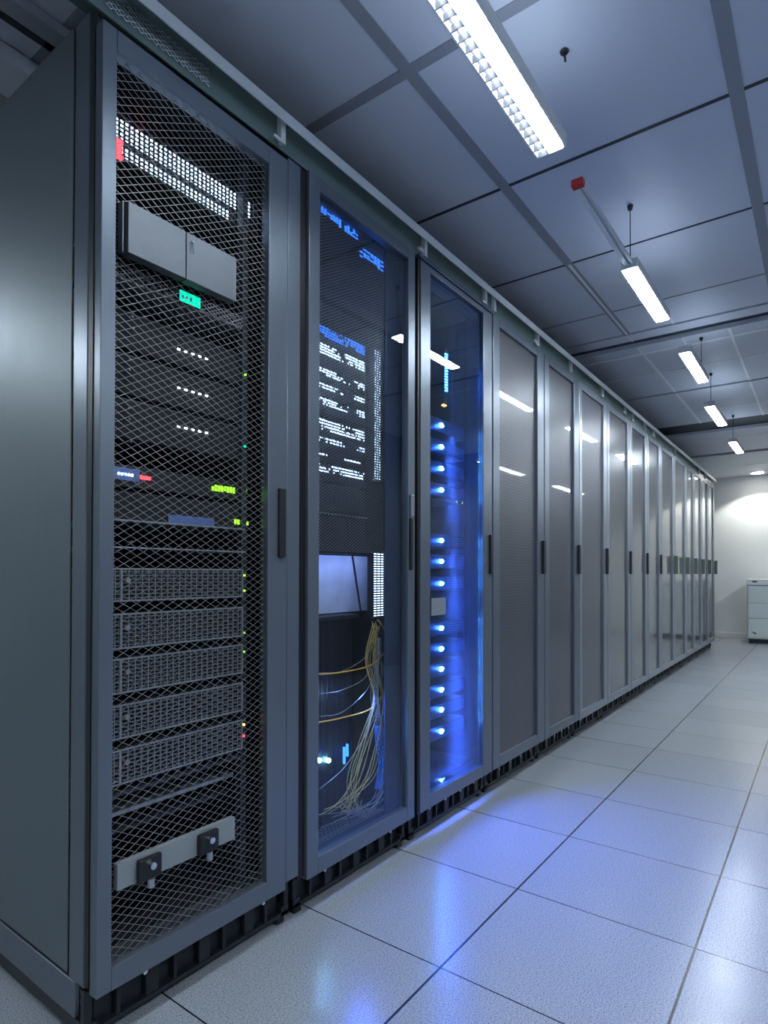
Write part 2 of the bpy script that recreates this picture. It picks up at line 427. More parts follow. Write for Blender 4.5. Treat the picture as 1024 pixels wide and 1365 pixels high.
# ---------------------------------------------------------------- cable channel above the racks
t = thing('cable_channel', 'long pale-edged metal channel running above all the rack doors', 'cable channel', (4.7, .03, 2.31))
MB().box(-.6, 9.78, .024, .028, 2.309, 2.40).build('web', 'rail', t)
MB().box(-.6, 9.78, -.006, .028, 2.4, 2.404).box(-.6, 9.78, -.008, -.006, 2.370, 2.404).build('flange', 'flange', t)
MB().box(-.6, 9.78, .0275, .16, 2.404, 2.407).build('shelf', 'rail', t)
for i, px_ in enumerate((380, 570, 650, 662, 720, 764, 806, 836, 846, 862, 874, 902, 934, 942)):
    x = at(px_, 764-(764-160)*(1093-px_)/(1093-380), 0)[0]
    b = MB()
    b.box(x-.009, x+.009, .006, .0235, 2.318, 2.399)
    if i % 2 == 0: b.box(x-.035, x-.009, .006, .012, 2.318, 2.327)
    if i % 3 == 1: b.box(x-.04, x-.012, .012, .0235, 2.33, 2.345)
    b.build('bracket', 'white' if i != 0 else 'flange', t)

# ---------------------------------------------------------------- racks
ZT, ZB = 2.295, .118
RX = [(.680, 1.246), (1.322, 1.927), (1.955, 2.590), (2.602, 3.243), (3.252, 3.838), (3.846, 4.452), (4.460, 5.095), (5.103, 5.668), (5.676, 6.205),
      (6.213, 6.838), (6.846, 7.49), (7.498, 8.02), (8.028, 8.55), (8.558, 9.08), (9.088, 9.62)]
LAB = ['nearest server rack with coarse diamond mesh door and bare grey side panel',
       'glass-fronted server rack full of yellow cables, second from the camera',
       'server rack glowing with a column of blue lights behind fine mesh',
       'first plain perforated rack, directly right of the blue-lit rack',
       'perforated rack with a narrow bluish door, second after the blue-lit rack',
       'third plain rack after the blue-lit one, its door edges paler than its near neighbour',
       'fourth plain rack counted from the blue-lit one, pale edged glossy door',
       'fifth plain rack counted from the blue-lit one, next but one to the greenish handles',
       'sixth plain rack after the blue-lit one, last with a black handle',
       'first rack with a greenish clear handle',
       'second of the racks with greenish clear handles',
       'third of the racks with greenish clear handles',
       'fourth of the racks with greenish clear handles',
       'next-to-last rack before the far white wall',
       'last rack of the row, closest to the far white wall']
def strands(x0, x1, z0, z1, y, sp, slope, r, k=4):
    """expanded metal: two families of straight strands clipped to the opening"""
    b = MB()
    for s in (1, -1):
        n0 = int((z0-abs(slope)*(x1-x0))/sp)-1; n1 = int((z1+abs(slope)*(x1-x0))/sp)+1
        for i in range(n0, n1+1):
            c = i*sp                                   # z at x0
            xa, xb = x0, x1
            za, zb = c, c+s*slope*(x1-x0)
            m_ = s*slope
            # clip
            lo, hi = x0, x1
            if m_ > 0: lo = max(lo, x0+(z0-c)/m_); hi = min(hi, x0+(z1-c)/m_)
            else: lo = max(lo, x0+(z1-c)/m_); hi = min(hi, x0+(z0-c)/m_)
            if hi-lo < .004: continue
            b.bar((lo, y+s*.0004, c+m_*(lo-x0)), (hi, y+s*.0004, c+m_*(hi-x0)), r, k)
    return b
def plinth(t, x0, x1, z1, style):
    p = MB()
    p.box(x0, x1, .045, .065, .022, .034)
    p.box(x0, x1, .045, .065, z1-.012, z1-.002)
    k = 8 if style == 0 else 9
    for i in range(k+1):
        x = x0+(x1-x0-.018)*i/k
        w = .018 if i in (0, k) else (.034 if i % 2 == 0 else .010)
        p.box(x, min(x+w, x1), .047, .063, .034, z1-.012)
    p.box(x0, x0+.03, .045, .95, .022, .05).box(x1-.03, x1, .045, .95, .022, .05)
    p.box(x0+.031, x1-.031, .0655, .069, .022, z1-.004)  # dark sheet added so the plinth openings look shaded
    o = p.build('plinth', 'dark', t, .001)
    for xx in (x0+.012, x1-.042):
        MB().box(xx, xx+.03, .052, .09, 0, .022).build('foot', 'black', o)
        MB().box(xx, xx+.03, .86, .92, 0, .022).build('foot', 'black', o)
    c = MB()
    for i in range(2 if style == 0 else 4):
        x = x0+(x1-x0)*(.2+.6*i/(1 if style == 0 else 3))
        c.box(x, x+.05, .040, .045, z1-.020, z1-.014).bar((x+.02, .040, z1-.03), (x+.02, .045, z1-.03), .006, 8)
    c.build('clip', 'chrome', o)
def ring(x0, x1, z0, z1, wl, wr, wt, wb, y0, y1):
    b = MB()
    b.box(x0, x0+wl, y0, y1, z0, z1).box(x1-wr, x1, y0, y1, z0, z1)
    b.box(x0+wl, x1-wr, y0, y1, z1-wt, z1).box(x0+wl, x1-wr, y0, y1, z0, z0+wb)
    return b
def body(t, x0, x1, ztop, fm, side_left=True, roof_y=.05):
    # carcass: four posts and rails, side sheets, back, roof
    MB().box(x0, x0+.03, .049, .12, .13, ztop).box(x1-.03, x1, .049, .12, .13, ztop).box(x0+.03, x1-.03, .049, .09, ztop-.035, ztop)\
        .box(x0+.03, x1-.03, .049, .12, .13, .15).build('frame', fm, t, .006)
    box('side_panel', 'side' if side_left else 'dark', t, x0, x0+.004, .126, 1.05, .14, ztop, bevel=.001)
    box('side_panel', 'dark', t, x1-.004, x1, .126, 1.05, .14, ztop)
    box('back_panel', 'void', t, x0+.004, x1-.004, 1.03, 1.05, .14, ztop-.02)
    box('roof_panel', 'dark', t, x0+.004, x1-.004, .122, 1.03, ztop-.012, ztop-.002)
    box('floor_panel', 'void', t, x0+.004, x1-.004, .122, 1.03, .13, .14)
def handle(door, x, z0, z1, m='black', w=.018, proud=.010):
    MB().box(x-w/2, x+w/2, -proud, .0005, z0, z1).build('handle', m, door, .003)
RACK = []
def rack_root(i):
    x0, x1 = RX[i]
    t = thing('server_rack', LAB[i], 'server rack', ((x0+x1)/2, .5, 0), 'row of server racks')
    RACK.append(t); return t, x0, x1

# --- rack 1
t, x0, x1 = rack_root(0)
body(t, x0, 1.302, 2.318, 'frame')
MB().box(1.251, 1.302, .004, .0485, .145, 2.285).build('door_post', 'frame', t, .002)
d = ring(x0+.002, x1, .128, 2.272, .034, .074, .050, .052, 0, .030).build('door', 'frame', t, .002)
strands(x0+.036, x1-.074, .180, 2.222, .016, .0185, .577, .00078).build('diamond_mesh', 'wire', d)
handle(d, 1.222, 1.098, 1.298, 'black', .026)
MB().box(x0, x0+.006, .030, .049, .14, 2.30).build('gap_shade', 'black', t)  # black strip stands for the shaded gap behind the door edge
plinth(t, x0, 1.302, .128, 0)
gr = strands(.70, .98, 2.325, 2.372, .0215, .011, .577, .0011); gr.build('top_grille', 'chrome', t)
R1 = t
# plinth side skirt of rack 1
MB().box(x0, x0+.012, .09, 1.04, .05, .13).build('skirt', 'frame', t, .002)

# --- rack 2
t, x0, x1 = rack_root(1)
body(t, x0, x1, 2.300, 'navy', False)
d = ring(x0+.014, x1, ZB, ZT, .050, .047, .043, .052, 0, .030).build('door', 'frame', t, .002)
box('glass_pane', 'glass', d, x0+.064, x1-.047, .012, .016, ZB+.052, ZT-.043)
zmesh = at(440, 735, .055)[1]
xr2 = at(512, 600, .055)[0]
strands(x0+.034, xr2, zmesh, 2.262, .056, .0105, .577, .0009).build('mesh_screen', 'wire', t)
box('blank_strip', 'navy', t, xr2+.002, x1-.034, .050, .056, .16, 2.262, bevel=.001)
h_ = at(543, 690, 0); handle(d, 1.895, at(543, 760, 0)[1], at(543, 690, 0)[1])
MB().box(1.884, 1.906, -.013, .0005, at(543, 688, 0)[1], at(543, 659, 0)[1]).build('latch', 'chrome', d, .003)
plinth(t, x0, x1, .118, 0)
MB().box(1.304, x0+.0135, .012, .0485, .13, 2.29).build('gap_shade', 'black', t)  # black strip darkens the gap between the first two racks, in place of shade
R2 = t
# --- rack 3
t, x0, x1 = rack_root(2)
body(t, x0, x1, 2.300, 'navy', False)
d = ring(x0+.012, x1, ZB, 2.285, .072, .090, .024, .052, 0, .030).build('door', 'frame', t, .002)
box('glass_pane', 'glassdark', d, x0+.084, x1-.090, .010, .013, ZB+.052, 2.261)
strands(x0+.084, x1-.090, ZB+.052, 2.261, .020, .0105, .577, .0006).build('mesh_screen', 'wire_dim', d)
handle(d, x1-.018, 1.05, 1.235, 'black', .028)
MB().box(x0-.006, x1, -.006, .048, 2.288, 2.300).build('top_cap', 'navy', t, .002)
MB().box(x0-.004, x0+.008, .004, .045, ZB, 2.287).build('hinge_post', 'black', t)
plinth(t, x0, x1, .118, 1)
R3 = t
# --- plain racks
for i in range(3, 15):
    t, x0, x1 = rack_root(i)
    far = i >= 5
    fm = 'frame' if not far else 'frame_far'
    body(t, x0, x1, 2.300, 'navy', False)
    zb = ZB+(.0 if i < 5 else -.006)
    wl, wr = (.072, .095) if i < 5 else (.052, .085)
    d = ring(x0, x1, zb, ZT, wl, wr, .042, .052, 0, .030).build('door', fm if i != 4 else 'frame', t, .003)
    box('perforated_sheet', 'perf' if i == 3 else ('perf2' if i in (4, 5) else 'perf3'), d, x0+wl, x1-wr, .014, .022, zb+.052, ZT-.042)
    if i < 9: handle(d, x1-.020, 1.05, 1.235, 'black', .034, .014)
    else: handle(d, x1-.018, 1.05, 1.24, 'handle_far', .024, .040)
    plinth(t, x0, x1, .112, 1)

# ---------------------------------------------------------------- rack 1 contents
def device(name, label, cat, group, r, y0, y1, m, bevel=.002):
    a, b, z0, z1 = r
    t = thing(name, label, cat, ((a+b)/2, (y0+y1)/2, z0), group)
    box('chassis', m, t, a, b, y0, y1, z0, z1, bevel=bevel)
    return t
VX0, VX1 = at(165, 850, .04)[0], at(328, 850, .04)[0]
VXL = .715
# mounting rails of rack 1
for x, zr in ((.712, 1.10), (VX1+.012, .17)):
    b = MB().box(x, x+.018, .075, .10, zr, 2.24)
    o = b.build('mounting_rail', 'server', R1)
vg = [((165,757),(328,758.6),(167,802.5),(328,796)), ((165,817),(329,810),(165,866),(326.5,849)), ((165,877),(328,860.5),(165,925),(326,899)),
      ((165,939),(328,911.5),(165,985.6),(328.5,949)), ((165,999),(326.5,961.6),(165,1047),(328.5,999))]
ords = ['topmost', 'second from top', 'middle', 'second from bottom', 'lowest']
for i, q in enumerate(vg):
    a, b, z0, z1 = rect(q, .04)
    a, b = VX0, VX1
    t = thing('vented_server', 'dark server with a grid-vented front, %s of five in the nearest rack' % ords[i], 'server', ((a+b)/2, .3, z0), 'grid-fronted servers in the nearest rack')
    box('chassis', 'void', t, VXL, b, .068, .60, z0, z1)
    gm = MB()
    gm.box(VXL, b, .052, .056, z1-.004, z1).box(VXL, b, .052, .056, z0, z0+.004).box(VXL, VXL+.004, .052, .056, z0+.004, z1-.004).box(b-.004, b, .052, .056, z0+.004, z1-.004).box(a-.002, a+.002, .0515, .0565, z0+.004, z1-.004)
    for k in range(1, 24):
        x = VXL+(b-VXL)*k/24; gm.box(x-.0008, x+.0008, .053, .055, z0+.004, z1-.004)
    for k in range(1, 9):
        z = z0+(z1-z0)*k/9; gm.box(VXL+.004, b-.004, .0534, .0546, z-.0006, z+.0006)
    gm.build('vent_grid', 'galv', t)
    MB().box(VXL, VXL+.01, .056, .068, z0, z1).box(b-.01, b, .056, .068, z0, z1).build('bezel_side', 'dark', t)
    kn = MB().bar((a+.014, .052, z0+.05), (a+.014, .044, z0+.05), .006, 10).build('lock_knob', 'galv', t)
    if i == 4:
        MB().bar((VXL+.012, .052, z0+.045), (VXL+.012, .046, z0+.045), .004, 8).build('red_indicator', 'ledred', t)
for j, (zz, cols) in enumerate(((at(335, 767, .08)[1], 'ledgreen'), (at(335, 787, .08)[1], 'ledgreen'), (at(335, 842, .08)[1], 'ledgreen'), (at(335, 867, .08)[1], 'ledgreen'), (at(335, 962, .08)[1], 'ledorange'), (at(331, 978, .08)[1], 'ledred'),
       (at(335, 504, .08)[1], 'ledgreen'), (at(335, 598, .08)[1], 'ledteal'))):
    MB().bar((VX1+.020, .0735, zz), (VX1+.020, .069, zz), .0032, 6).build('indicator', cols, R1)
# cable end fittings down both rails
for x, ys in ((VX1+.021, (490, 535, 545, 582, 640, 680, 716, 724, 732, 890, 905, 995)), (.724, (425, 440, 482, 495, 505, 545, 560, 590, 722))):
    for y in ys:
        xx, z = at(335 if x > 1 else 160+(y*7) % 13, y, .08)
        if x > 1: xx = x
        MB().bar((xx, .084 if x < 1 else .074, z), (xx, .060, z), .006, 8, .003).build('cable_end', 'chrome', R1)
# upper dark storage units with white indicators
for i, (ya, yb, ly0, ly1) in enumerate(((446, 490, 464, 479), (498, 546, 517, 527), (552, 600, 569, 576))):
    z1 = at(250, ya, .09)[1]; z0 = at(250, yb, .09)[1]
    t = device('storage_array', 'dark storage unit with a short row of white lights, %s of three' % ('highest', 'middle', 'lowest')[i], 'storage unit', 'storage units with white lights', (.735, VX1+.008, z0, z1), .09, .6, 'void')
    MB().box(.735, VX1+.008, .088, .090, z1-.003, z1).build('edge_strip', 'server', t)
    xa = at(238, ly0, .088)[0]; xb = at(275, ly1, .088)[0]; z = at(256, (ly0+ly1)/2+1, .088)[1]
    for k in range(5):
        x = xa+(xb-xa)*k/4
        MB().box(x-.0038, x+.0038, .086, .088, z-.0005, z+.0032).build('indicator', 'ledwhite', t)
# lcd unit
r = rect(((150,619),(330,644),(150,648),(330,668)), .085)
t = device('console_unit', 'thin dark unit with a lit bar and red light at its left end', 'console', None, (.735, VX1+.008, r[2], r[3]), .085, .5, 'black')
a = at(152, 632, .083)[0]; b = at(183, 635, .083)[0]; z = at(170, 632, .083)[1]
MB().box(.745, b+.004, .079, .0845, z-.016, z+.014).build('lit_bar', 'label_blue', t)
lb = MB(); zc_ = z-.002
for k in range(5): x = .768+k*.0085; lb.box(x, x+.005, .0775, .079, zc_-.003, zc_+.003)
lb.build('lit_marks', 'ledstrip', t)
a = at(187, 636, .083)[0]; b = at(200, 638, .083)[0]; z = at(193, 637, .083)[1]
MB().box(a, b, .0795, .0845, z-.004, z+.004).build('red_indicator', 'ledred', t)
def dashdisplay(t, q, y, m, n, seed, name='display'):
    rnd = random.Random(seed); a, b, z0, z1 = rect(q, y); bb = MB()
    h = (z1-z0)
    for k in range(n):
        x = a+(b-a)*k/n; w = (b-a)/n*.72
        lo = z0+h*rnd.choice((0, 0, .2)); hi = z1-h*rnd.choice((0, 0, .3))
        bb.box(x, x+w, y-.0015, y-.0005, lo, hi)
    bb.build(name, m, t)
r = rect(((150,674),(330,684),(150,696),(330,703)), .085)
t = device('network_switch', 'dark switch with bright green readout and blue label', 'network switch', None, (.735, VX1+.008, r[2], r[3]+.03), .085, .5, 'void')
dashdisplay(t, ((282,646),(314,650),(282,654),(314,658)), .083, 'ledgreen', 8, 1, 'green_display')
dashdisplay(t, ((321,650),(330,652),(321,656),(330,658)), .083, 'ledgreen', 2, 3, 'green_display')
dashdisplay(t, ((312,692),(332,694),(312,699),(332,700)), .083, 'ledgreen', 5, 2, 'green_display')
a, b, z0, z1 = rect(((224,686),(285,691),(224,698),(285,702)), .083)
MB().box(a, b, .0805, .083, z0, z1).build('blue_label', 'label_blue', t)
for i, (ya, yb) in enumerate(((696, 700), (729, 733))):
    a, b, z0, z1 = rect(((150, ya-2),(330, yb+3),(150, ya),(330, yb+5)), .06)
    tag(MB().box(.735, VX1+.008, .055, .40, z0, z0+.004).build('rack_shelf', 'galv'), ('thin steel shelf edge just under the blue label', 'thin steel shelf edge above the grid-fronted servers')[i], 'shelf', 'thin shelves in the nearest rack')
# grey metal cover plates at the top, in front of the mesh
z0 = rect(((157,265),(312,345),(157,335),(312,402)), -.004)
t = thing('cover_box', 'blank grey metal cover box fixed high on the nearest mesh door', 'cover box', ((z0[0]+z0[1])/2, -.004, z0[2]))
xa, xb = at(168, 300, -.004)[0], at(245, 350, -.004)[0]
MB().box(.727, xa-.006, -.006, .0135, z0[2], z0[3]).build('end_plate', 'galv_dark', t, .001)
MB().box(xa, xb-.0015, -.014, .0135, z0[2], z0[3]).build('cover_plate', 'galv_dark', t, .001)
MB().box(xb+.0015, z0[1], -.014, .0135, z0[2], z0[3]).build('cover_plate', 'galv_dark', t, .001)
MB().bar((xb+.016, -.014, z0[3]-.02), (xb+.016, -.021, z0[3]-.02), .004, 8).bar((xb+.016, -.021, z0[3]-.02), (xb+.016, -.021, z0[3]-.05), .0018, 6).build('hook', 'chrome', t)
# perforated tray; glowing strips imitate the reflected ceiling light
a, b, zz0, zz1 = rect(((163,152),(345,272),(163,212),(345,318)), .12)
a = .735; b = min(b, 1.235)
t = thing('reflection_tray', 'perforated tray with ceiling light reflection made of glowing strips, near the top of the nearest rack', 'reflection tray', ((a+b)/2, .2, zz0))
box('reflection_strip', 'ledstrip', t, a+.02, b-.02, .127, .130, zz0+.055, zz1-.008)
box('lower_reflection_strip', 'ledstrip', t, a+.02, b-.10, .127, .130, zz0+.012, zz0+.038)
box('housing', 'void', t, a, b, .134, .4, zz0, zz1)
pf = MB(); k = int((b-a)/.0135)
for i in range(k+1): x = a+(b-a)*i/k; pf.box(x-.0028, x+.0028, .119, .121, zz0, zz1)
k2 = int((zz1-zz0)/.010)
for i in range(k2+1): z = zz0+(zz1-zz0)*i/k2; pf.box(a, b, .1212, .1225, z-.0022, z+.0022)
pf.build('perforated_front', 'dark', t)
MB().box(a, a+.006, .1225, .134, zz0, zz1).box(b-.006, b, .1225, .134, zz0, zz1).box(a+.006, b-.006, .1225, .134, zz0, zz0+.003).build('tray_end', 'dark', t)
# red readout by the left post
a, b, z0, z1 = rect(((152,186),(161,190),(152,206),(161,210)), .06)
tag(MB().box(.748, .766, .06, .07, z0, z0+.008).box(.752, .758, .06, .07, z0+.008, z1).box(.748, .766, .06, .07, z1, z1+.008).box(.760,.764,.06,.07,z0+.012,z1-.006).build('red_display', 'ledred'), 'small glowing red readout at the upper left of the mesh door', 'display')
# perforated shelf with teal display
a, b, z0, z1 = rect(((160,350),(335,428),(160,372),(335,442)), .07)
t = thing('perforated_shelf', 'pale perforated shelf under the grey cover box with a green display', 'shelf', ((a+b)/2, .1, z0))
strands(.735, VX1+.008, z0, z1, .070, .011, .577, .0016).build('perforated_front', 'wire', t)
MB().box(.735, VX1+.008, .074, .40, z0, z0+.006).build('shelf_plate', 'galv', t)
a, b, z0, z1 = rect(((237,388),(267,394),(237,404),(267,412)), .064)
MB().box(a, b, .060, .066, z0, z1).build('display_bezel', 'dark', t)
dm = MB().box(a+.003, b-.003, .0590, .0600, z0+.003, z1-.003).build('green_display', 'ledteal', t)
dd = MB()
for k in range(3): dd.box(a+.008+.012*k, a+.015+.012*k, .0583, .0589, z0+.010+.004*(k % 2), z0+.020)
dd.build('display_marks', 'white', dm)
# low area: trays, loose grey flat cables
for i, (q0, q1, ym) in enumerate((((150,1060),(290,1022), .09), ((150,1085),(300,1040), .12), ((160,1105),(320,1060), .15))):
    z = at(q0[0], q0[1], ym)[1]
    tag(MB().box(.735, VX1+.008, ym-.02, .55, z, z+.010).build('flat_tray', ('server', 'galv', 'server')[i], bevel=.001), 'slim metal tray low in the nearest rack, %s of three' % ('highest', 'middle', 'lowest')[i], 'tray', 'slim trays low in the nearest rack')
# strap plate with two clamps at the bottom
q = rect(((148,1152.6),(313,1091.6),(148,1188),(313,1121.6)), -.002)
t = thing('strap_plate', 'grey flat bar with two dark clamps low on the nearest mesh door', 'bracket', ((q[0]+q[1])/2, 0, q[2]))
MB().box(.727, q[1], -.003, .0135, q[2], q[3]).build('bar', 'card', t, .001)
for (pa, pb, yy) in ((183, 214, 1152), (264, 290, 1124)):
    xa = at(pa, yy, -.01)[0]; xb = at(pb, yy, -.01)[0]; zc_ = (q[2]+q[3])/2
    c = MB().box(xa, xb, -.018, -.0035, zc_-.028, zc_+.024).build('clamp', 'black', t, .004)
    MB().bar(((xa+xb)/2, -.018, zc_+.006), ((xa+xb)/2, -.030, zc_+.006), .008, 10).build('bolt', 'chrome', c)
    MB().bar(((xa+xb)/2+.004, -.012, zc_-.028), ((xa+xb)/2+.004, -.012, zc_-.048), .008, 10).build('pin', 'galv', c)
# back light so the contents read
# ---------------------------------------------------------------- rack 2 contents
def P3(px, py, Y): x, z = at(px, py, Y); return (x, Y, z)
X20, X21 = 1.362, 1.885
# blue glowing cells imitate reflections on the glass, at the top
for i, (q, lab) in enumerate(((((428,268),(456,284),(428,284),(456,300)), 'imitated blue reflection at the top left behind the second rack mesh'), (((452,290),(478,306),(452,304),(478,318)), 'imitated blue reflection between two others, top of the second rack'), (((480,330),(512,346),(480,344),(512,360)), 'brightest imitated blue reflection, top right of the second rack'))):
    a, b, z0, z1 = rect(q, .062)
    t = thing('glass_reflection', lab, 'reflection', ((a+b)/2, .064, z0), 'imitated blue reflections in the second rack')
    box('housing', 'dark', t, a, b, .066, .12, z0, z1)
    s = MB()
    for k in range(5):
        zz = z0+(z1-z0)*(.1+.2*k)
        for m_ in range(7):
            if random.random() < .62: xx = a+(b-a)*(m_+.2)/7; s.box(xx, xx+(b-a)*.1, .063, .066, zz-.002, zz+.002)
    s.build('reflection_dashes', 'ledstripblue', t)
ws = [(432, 446, 'b'), (455, 470, 'w'), (488, 498, 'w'), (508, 516, 'w'), (528, 538, 'w'), (556, 572, 'w'), (580, 588, 'w'), (600, 606, 'w'), (616, 628, 'w')]
r1 = random.Random(3)
zt_ = at(440, 425, .12)[1]
for i, (ya, yb, c) in enumerate(ws):
    z1 = at(432, ya, .13)[1]; z0 = at(432, yb, .13)[1]; zn = at(432, ws[i+1][0], .13)[1]+.004 if i+1 < len(ws) else z0-.03
    t = thing('lit_server', ('server with a blue-lit front, above all the white-lit ones' if i == 0 else 'white-lit server behind mesh in the second rack, number %s of the stack counted down' % ('one', 'two', 'three', 'four', 'five', 'six', 'seven', 'eight')[i-1]), 'server', ((X20+xr2)/2, .3, zn), 'lit servers in the second rack')
    box('chassis', 'server', t, X20, xr2-.002, .14, .6, zn, z1)
    s = MB(); nr = max(1, int((z1-z0)/.0085)); ph = r1.random()*9
    for rj in range(nr):
        z = z0+(z1-z0)*rj/nr
        for kk in range(int((xr2-X20-.012)/.0078)):
            x = X20+.006+kk*.0078
            dens = .5+.5*math.sin(x*31+ph+rj*.7)
            if c == 'b' or i in (1, 5, 8): dens += .35
            if r1.random() < dens: s.box(x, x+.0030+.0022*r1.random(), .137, .139, z, z+.0035+.002*r1.random())
    s.build('light_row', 'ledstrip' if c == 'w' else 'ledstripblue', t)
# vertical light combs
a = at(499, 560, .10)[0]; b = at(508, 560, .10)[0]
for nm, ya, yb, xa, xb in (('upper', 468, 640, a, b), ('lower', 737, 822, at(498, 780, .1)[0], at(512, 780, .1)[0])):
    z1 = at(503, ya, .10)[1]; z0 = at(503, yb, .10)[1]
    t = thing('lit_cable_comb', 'upright column of sparkling white lights, %s one in the second rack' % nm, 'cable comb', ((xa+xb)/2, .11, z0), 'white light columns in the second rack')
    box('strip', 'ledstrip', t, xa, xb, .104, .106, z0, z1)
    box('backing', 'dark', t, xa-.004, xb+.004, .107, .12, z0-.005, z1+.005)
    cmb = MB(); k = int((z1-z0)/.009)
    for i in range(k+1): z = z0+(z1-z0)*i/k; cmb.box(xa-.004, xb+.004, .096, .099, z-.0028, z+.0028)
    for i in range(4): x = xa+(xb-xa)*i/3; cmb.box(x-.002, x+.002, .0992, .1015, z0, z1)
    cmb.box(xa-.004, xa-.001, .1015, .107, z0, z1).box(xb+.001, xb+.004, .1015, .107, z0, z1)
    cmb.build('comb', 'dark', t)
# shaded unit under the lit servers
za = at(440, 640, .13)[1]-.012; zb = at(440, 683, .13)[1]; zc_ = at(440, 737, .13)[1]
tag(MB().box(X20, xr2-.002, .14, .6, zb+.003, za).build('blank_server', 'server', bevel=.002), 'dim blank server just below the white-lit stack', 'server')
t = thing('mesh_drawer', 'dark mesh-fronted drawer whose lower edge ends above the blue window', 'drawer', (1.6, .3, zc_))
box('chassis', 'void', t, X20, xr2-.002, .14, .6, zc_, zb-.002)
MB().box(X20, xr2-.002, .13, .14, zb-.006, zb-.002).build('edge_strip', 'galv', t)
# pale board at the back, lit by the blue leds
zp0, zp1 = at(440, 830, .55)[1], at(440, 700, .55)[1]
tag(MB().box(1.37, 1.918, .225, .237, at(440, 828, .16)[1]+.022, zc_-.004).build('inner_board', 'panelwhite'), 'pale worn board glowing blue behind the glass of the second rack', 'board')
light('rack_blue_lamp', 'AREA', (1.66, .135, zc_-.006), .42, (.30, .42, 1), .45, .02, (math.radians(38), 0, 0))
# leaning black rod
tag(MB().bar(P3(458, 690, .13)[:1]+(.115,)+P3(458, 690, .115)[2:], P3(481, 815, .15), .004, 8).build('black_rod', 'black'), 'thin black rod leaning across the blue-lit board', 'rod')
# black case
z1 = at(440, 828, .16)[1]; z0 = .165
t = thing('equipment_case', 'large black ribbed case filling the bottom of the second rack', 'case', (1.58, .4, z0))
xc = 1.775
b = MB()
for k in range(12):
    xa = X20+(xc-X20)*k/12; xb2 = X20+(xc-X20)*(k+1)/12
    bow = .03*math.sin(PI*(k+.5)/12)
    b.box(xa+.001, xb2-.001, .19-bow, .6, z0, z1)
b.build('ribbed_shell', 'black', t, .004)
MB().box(X20, xc, .15, .6, z1+.002, z1+.018).build('lid', 'dark', t, .004)
MB().box(X20+.05, X20+.08, .152, .2, z1+.018, z1+.032).build('latch', 'galv', t)
q = P3(430, 1014, .155); 
for px_ in (427, 439):
    p = P3(px_, 1014, .150)
    o = MB().bar((p[0], .160, p[2]), (p[0], .150, p[2]), .0075, 10).build('blue_indicator', 'ledcore', t)
light('indicator_glow', 'POINT', (P3(434, 1014, .12)[0], .12, P3(434, 1014, .12)[2]), .35, (.03, .2, 1), .01)
for px_, ya, yb in ((459, 996, 1018), (463, 992, 1008)):
    p = P3(px_, ya, .152); p2 = P3(px_, yb, .152)
    MB().box(p[0]-.003, p[0]+.003, .148, .156, p2[2], p[2]).build('blue_strip', 'ledstripblue', t)
# wire tray at the bottom
bt = MB()
for k in range(24): x = X20+(xr2-X20)*k/23; bt.bar((x, .052, .175), (x, .15, .158), .0012, 4)
for k in range(6): y = .052+.098*k/5; bt.bar((X20, y, .175-.0035*k), (xr2, y, .175-.0035*k), .0012, 4)
tag(bt.build('wire_tray', 'wire'), 'fine wire grid tray at the foot of the glass door', 'wire tray')
# cables
nc = 0
def cable(pts, m, r, label, group, n_=10):
    P = [P3(*p) for p in pts]
    tag(MB().tube(spline(P, n_), r, 6).build('cable', m, smooth=True), label, 'cable', group)
cable([(424,898,.118),(455,896,.112),(495,886,.10),(517,862,.09),(512,838,.095),(503,826,.10)], 'orange', .0026, 'upper bright orange cable looping to the left behind glass', 'fibre cables in the second rack')
cable([(424,963,.118),(455,957,.112),(495,944,.10),(514,915,.09),(519,880,.088),(517,840,.092),(514,822,.10)], 'orange', .0026, 'lower bright orange cable looping to the left behind glass', 'fibre cables in the second rack')
rr = random.Random(11)
for k in range(16):
    xs0 = 500+rr.uniform(-4, 8); w = rr.uniform(-9, 14); yb = rr.uniform(.072, .105)
    end = 426+rr.uniform(0, 60); ey = 1108-(end-426)*.35+rr.uniform(-28, 4)
    cable([(xs0, 828+rr.uniform(0, 8), yb), (495+w, 880, yb), (506+w, 930, yb), (500+w-k*.8, 985, yb), (488-k*1.1+w, 1035, yb-.01), ((end+480)/2-4, 1072+rr.uniform(-6, 8), yb-.01), (end, ey, yb-.005)], 'yellow', rr.choice((.0008, .0011, .0015)),
          'thin yellow cable of the hanging bundle in the second rack', 'yellow cable bundle')
for k in range(12):
    yb = rr.uniform(.07, .11); w = rr.uniform(-6, 10); e = 424+rr.uniform(-2, 70)
    cable([(505+w*.3, 850, yb), (500+w, 915, yb), (504+w, 960, yb), (512+w+k*.5, 1010, yb), (505+w, 1060, yb-.01), ((e+505)/2, 1085+rr.uniform(-8, 5), yb-.01), (e, 1100-(e-426)*.3+rr.uniform(-30, 4), yb)], 'greycable', rr.choice((.0009, .0012)),
          'hair-thin grey cable of the hanging bundle in the second rack', 'grey cable bundle')
for k, (a_, b_) in enumerate(((900, 878), (925, 905), (955, 925))):
    cable([(426, a_, .118), (455, a_-5, .112), (485, b_, .10), (500, b_-25, .10)], 'greycable', .0011, 'dull grey cable crossing the black case, %s of three' % ('highest', 'middle', 'lowest')[k], 'grey cables crossing the case')
cable([(426, 1052, .118), (460, 1022, .11), (490, 975, .10), (505, 940, .095)], 'greycable', .0014, 'grey cable rising diagonally past the blue indicator lights', 'grey cables crossing the case')
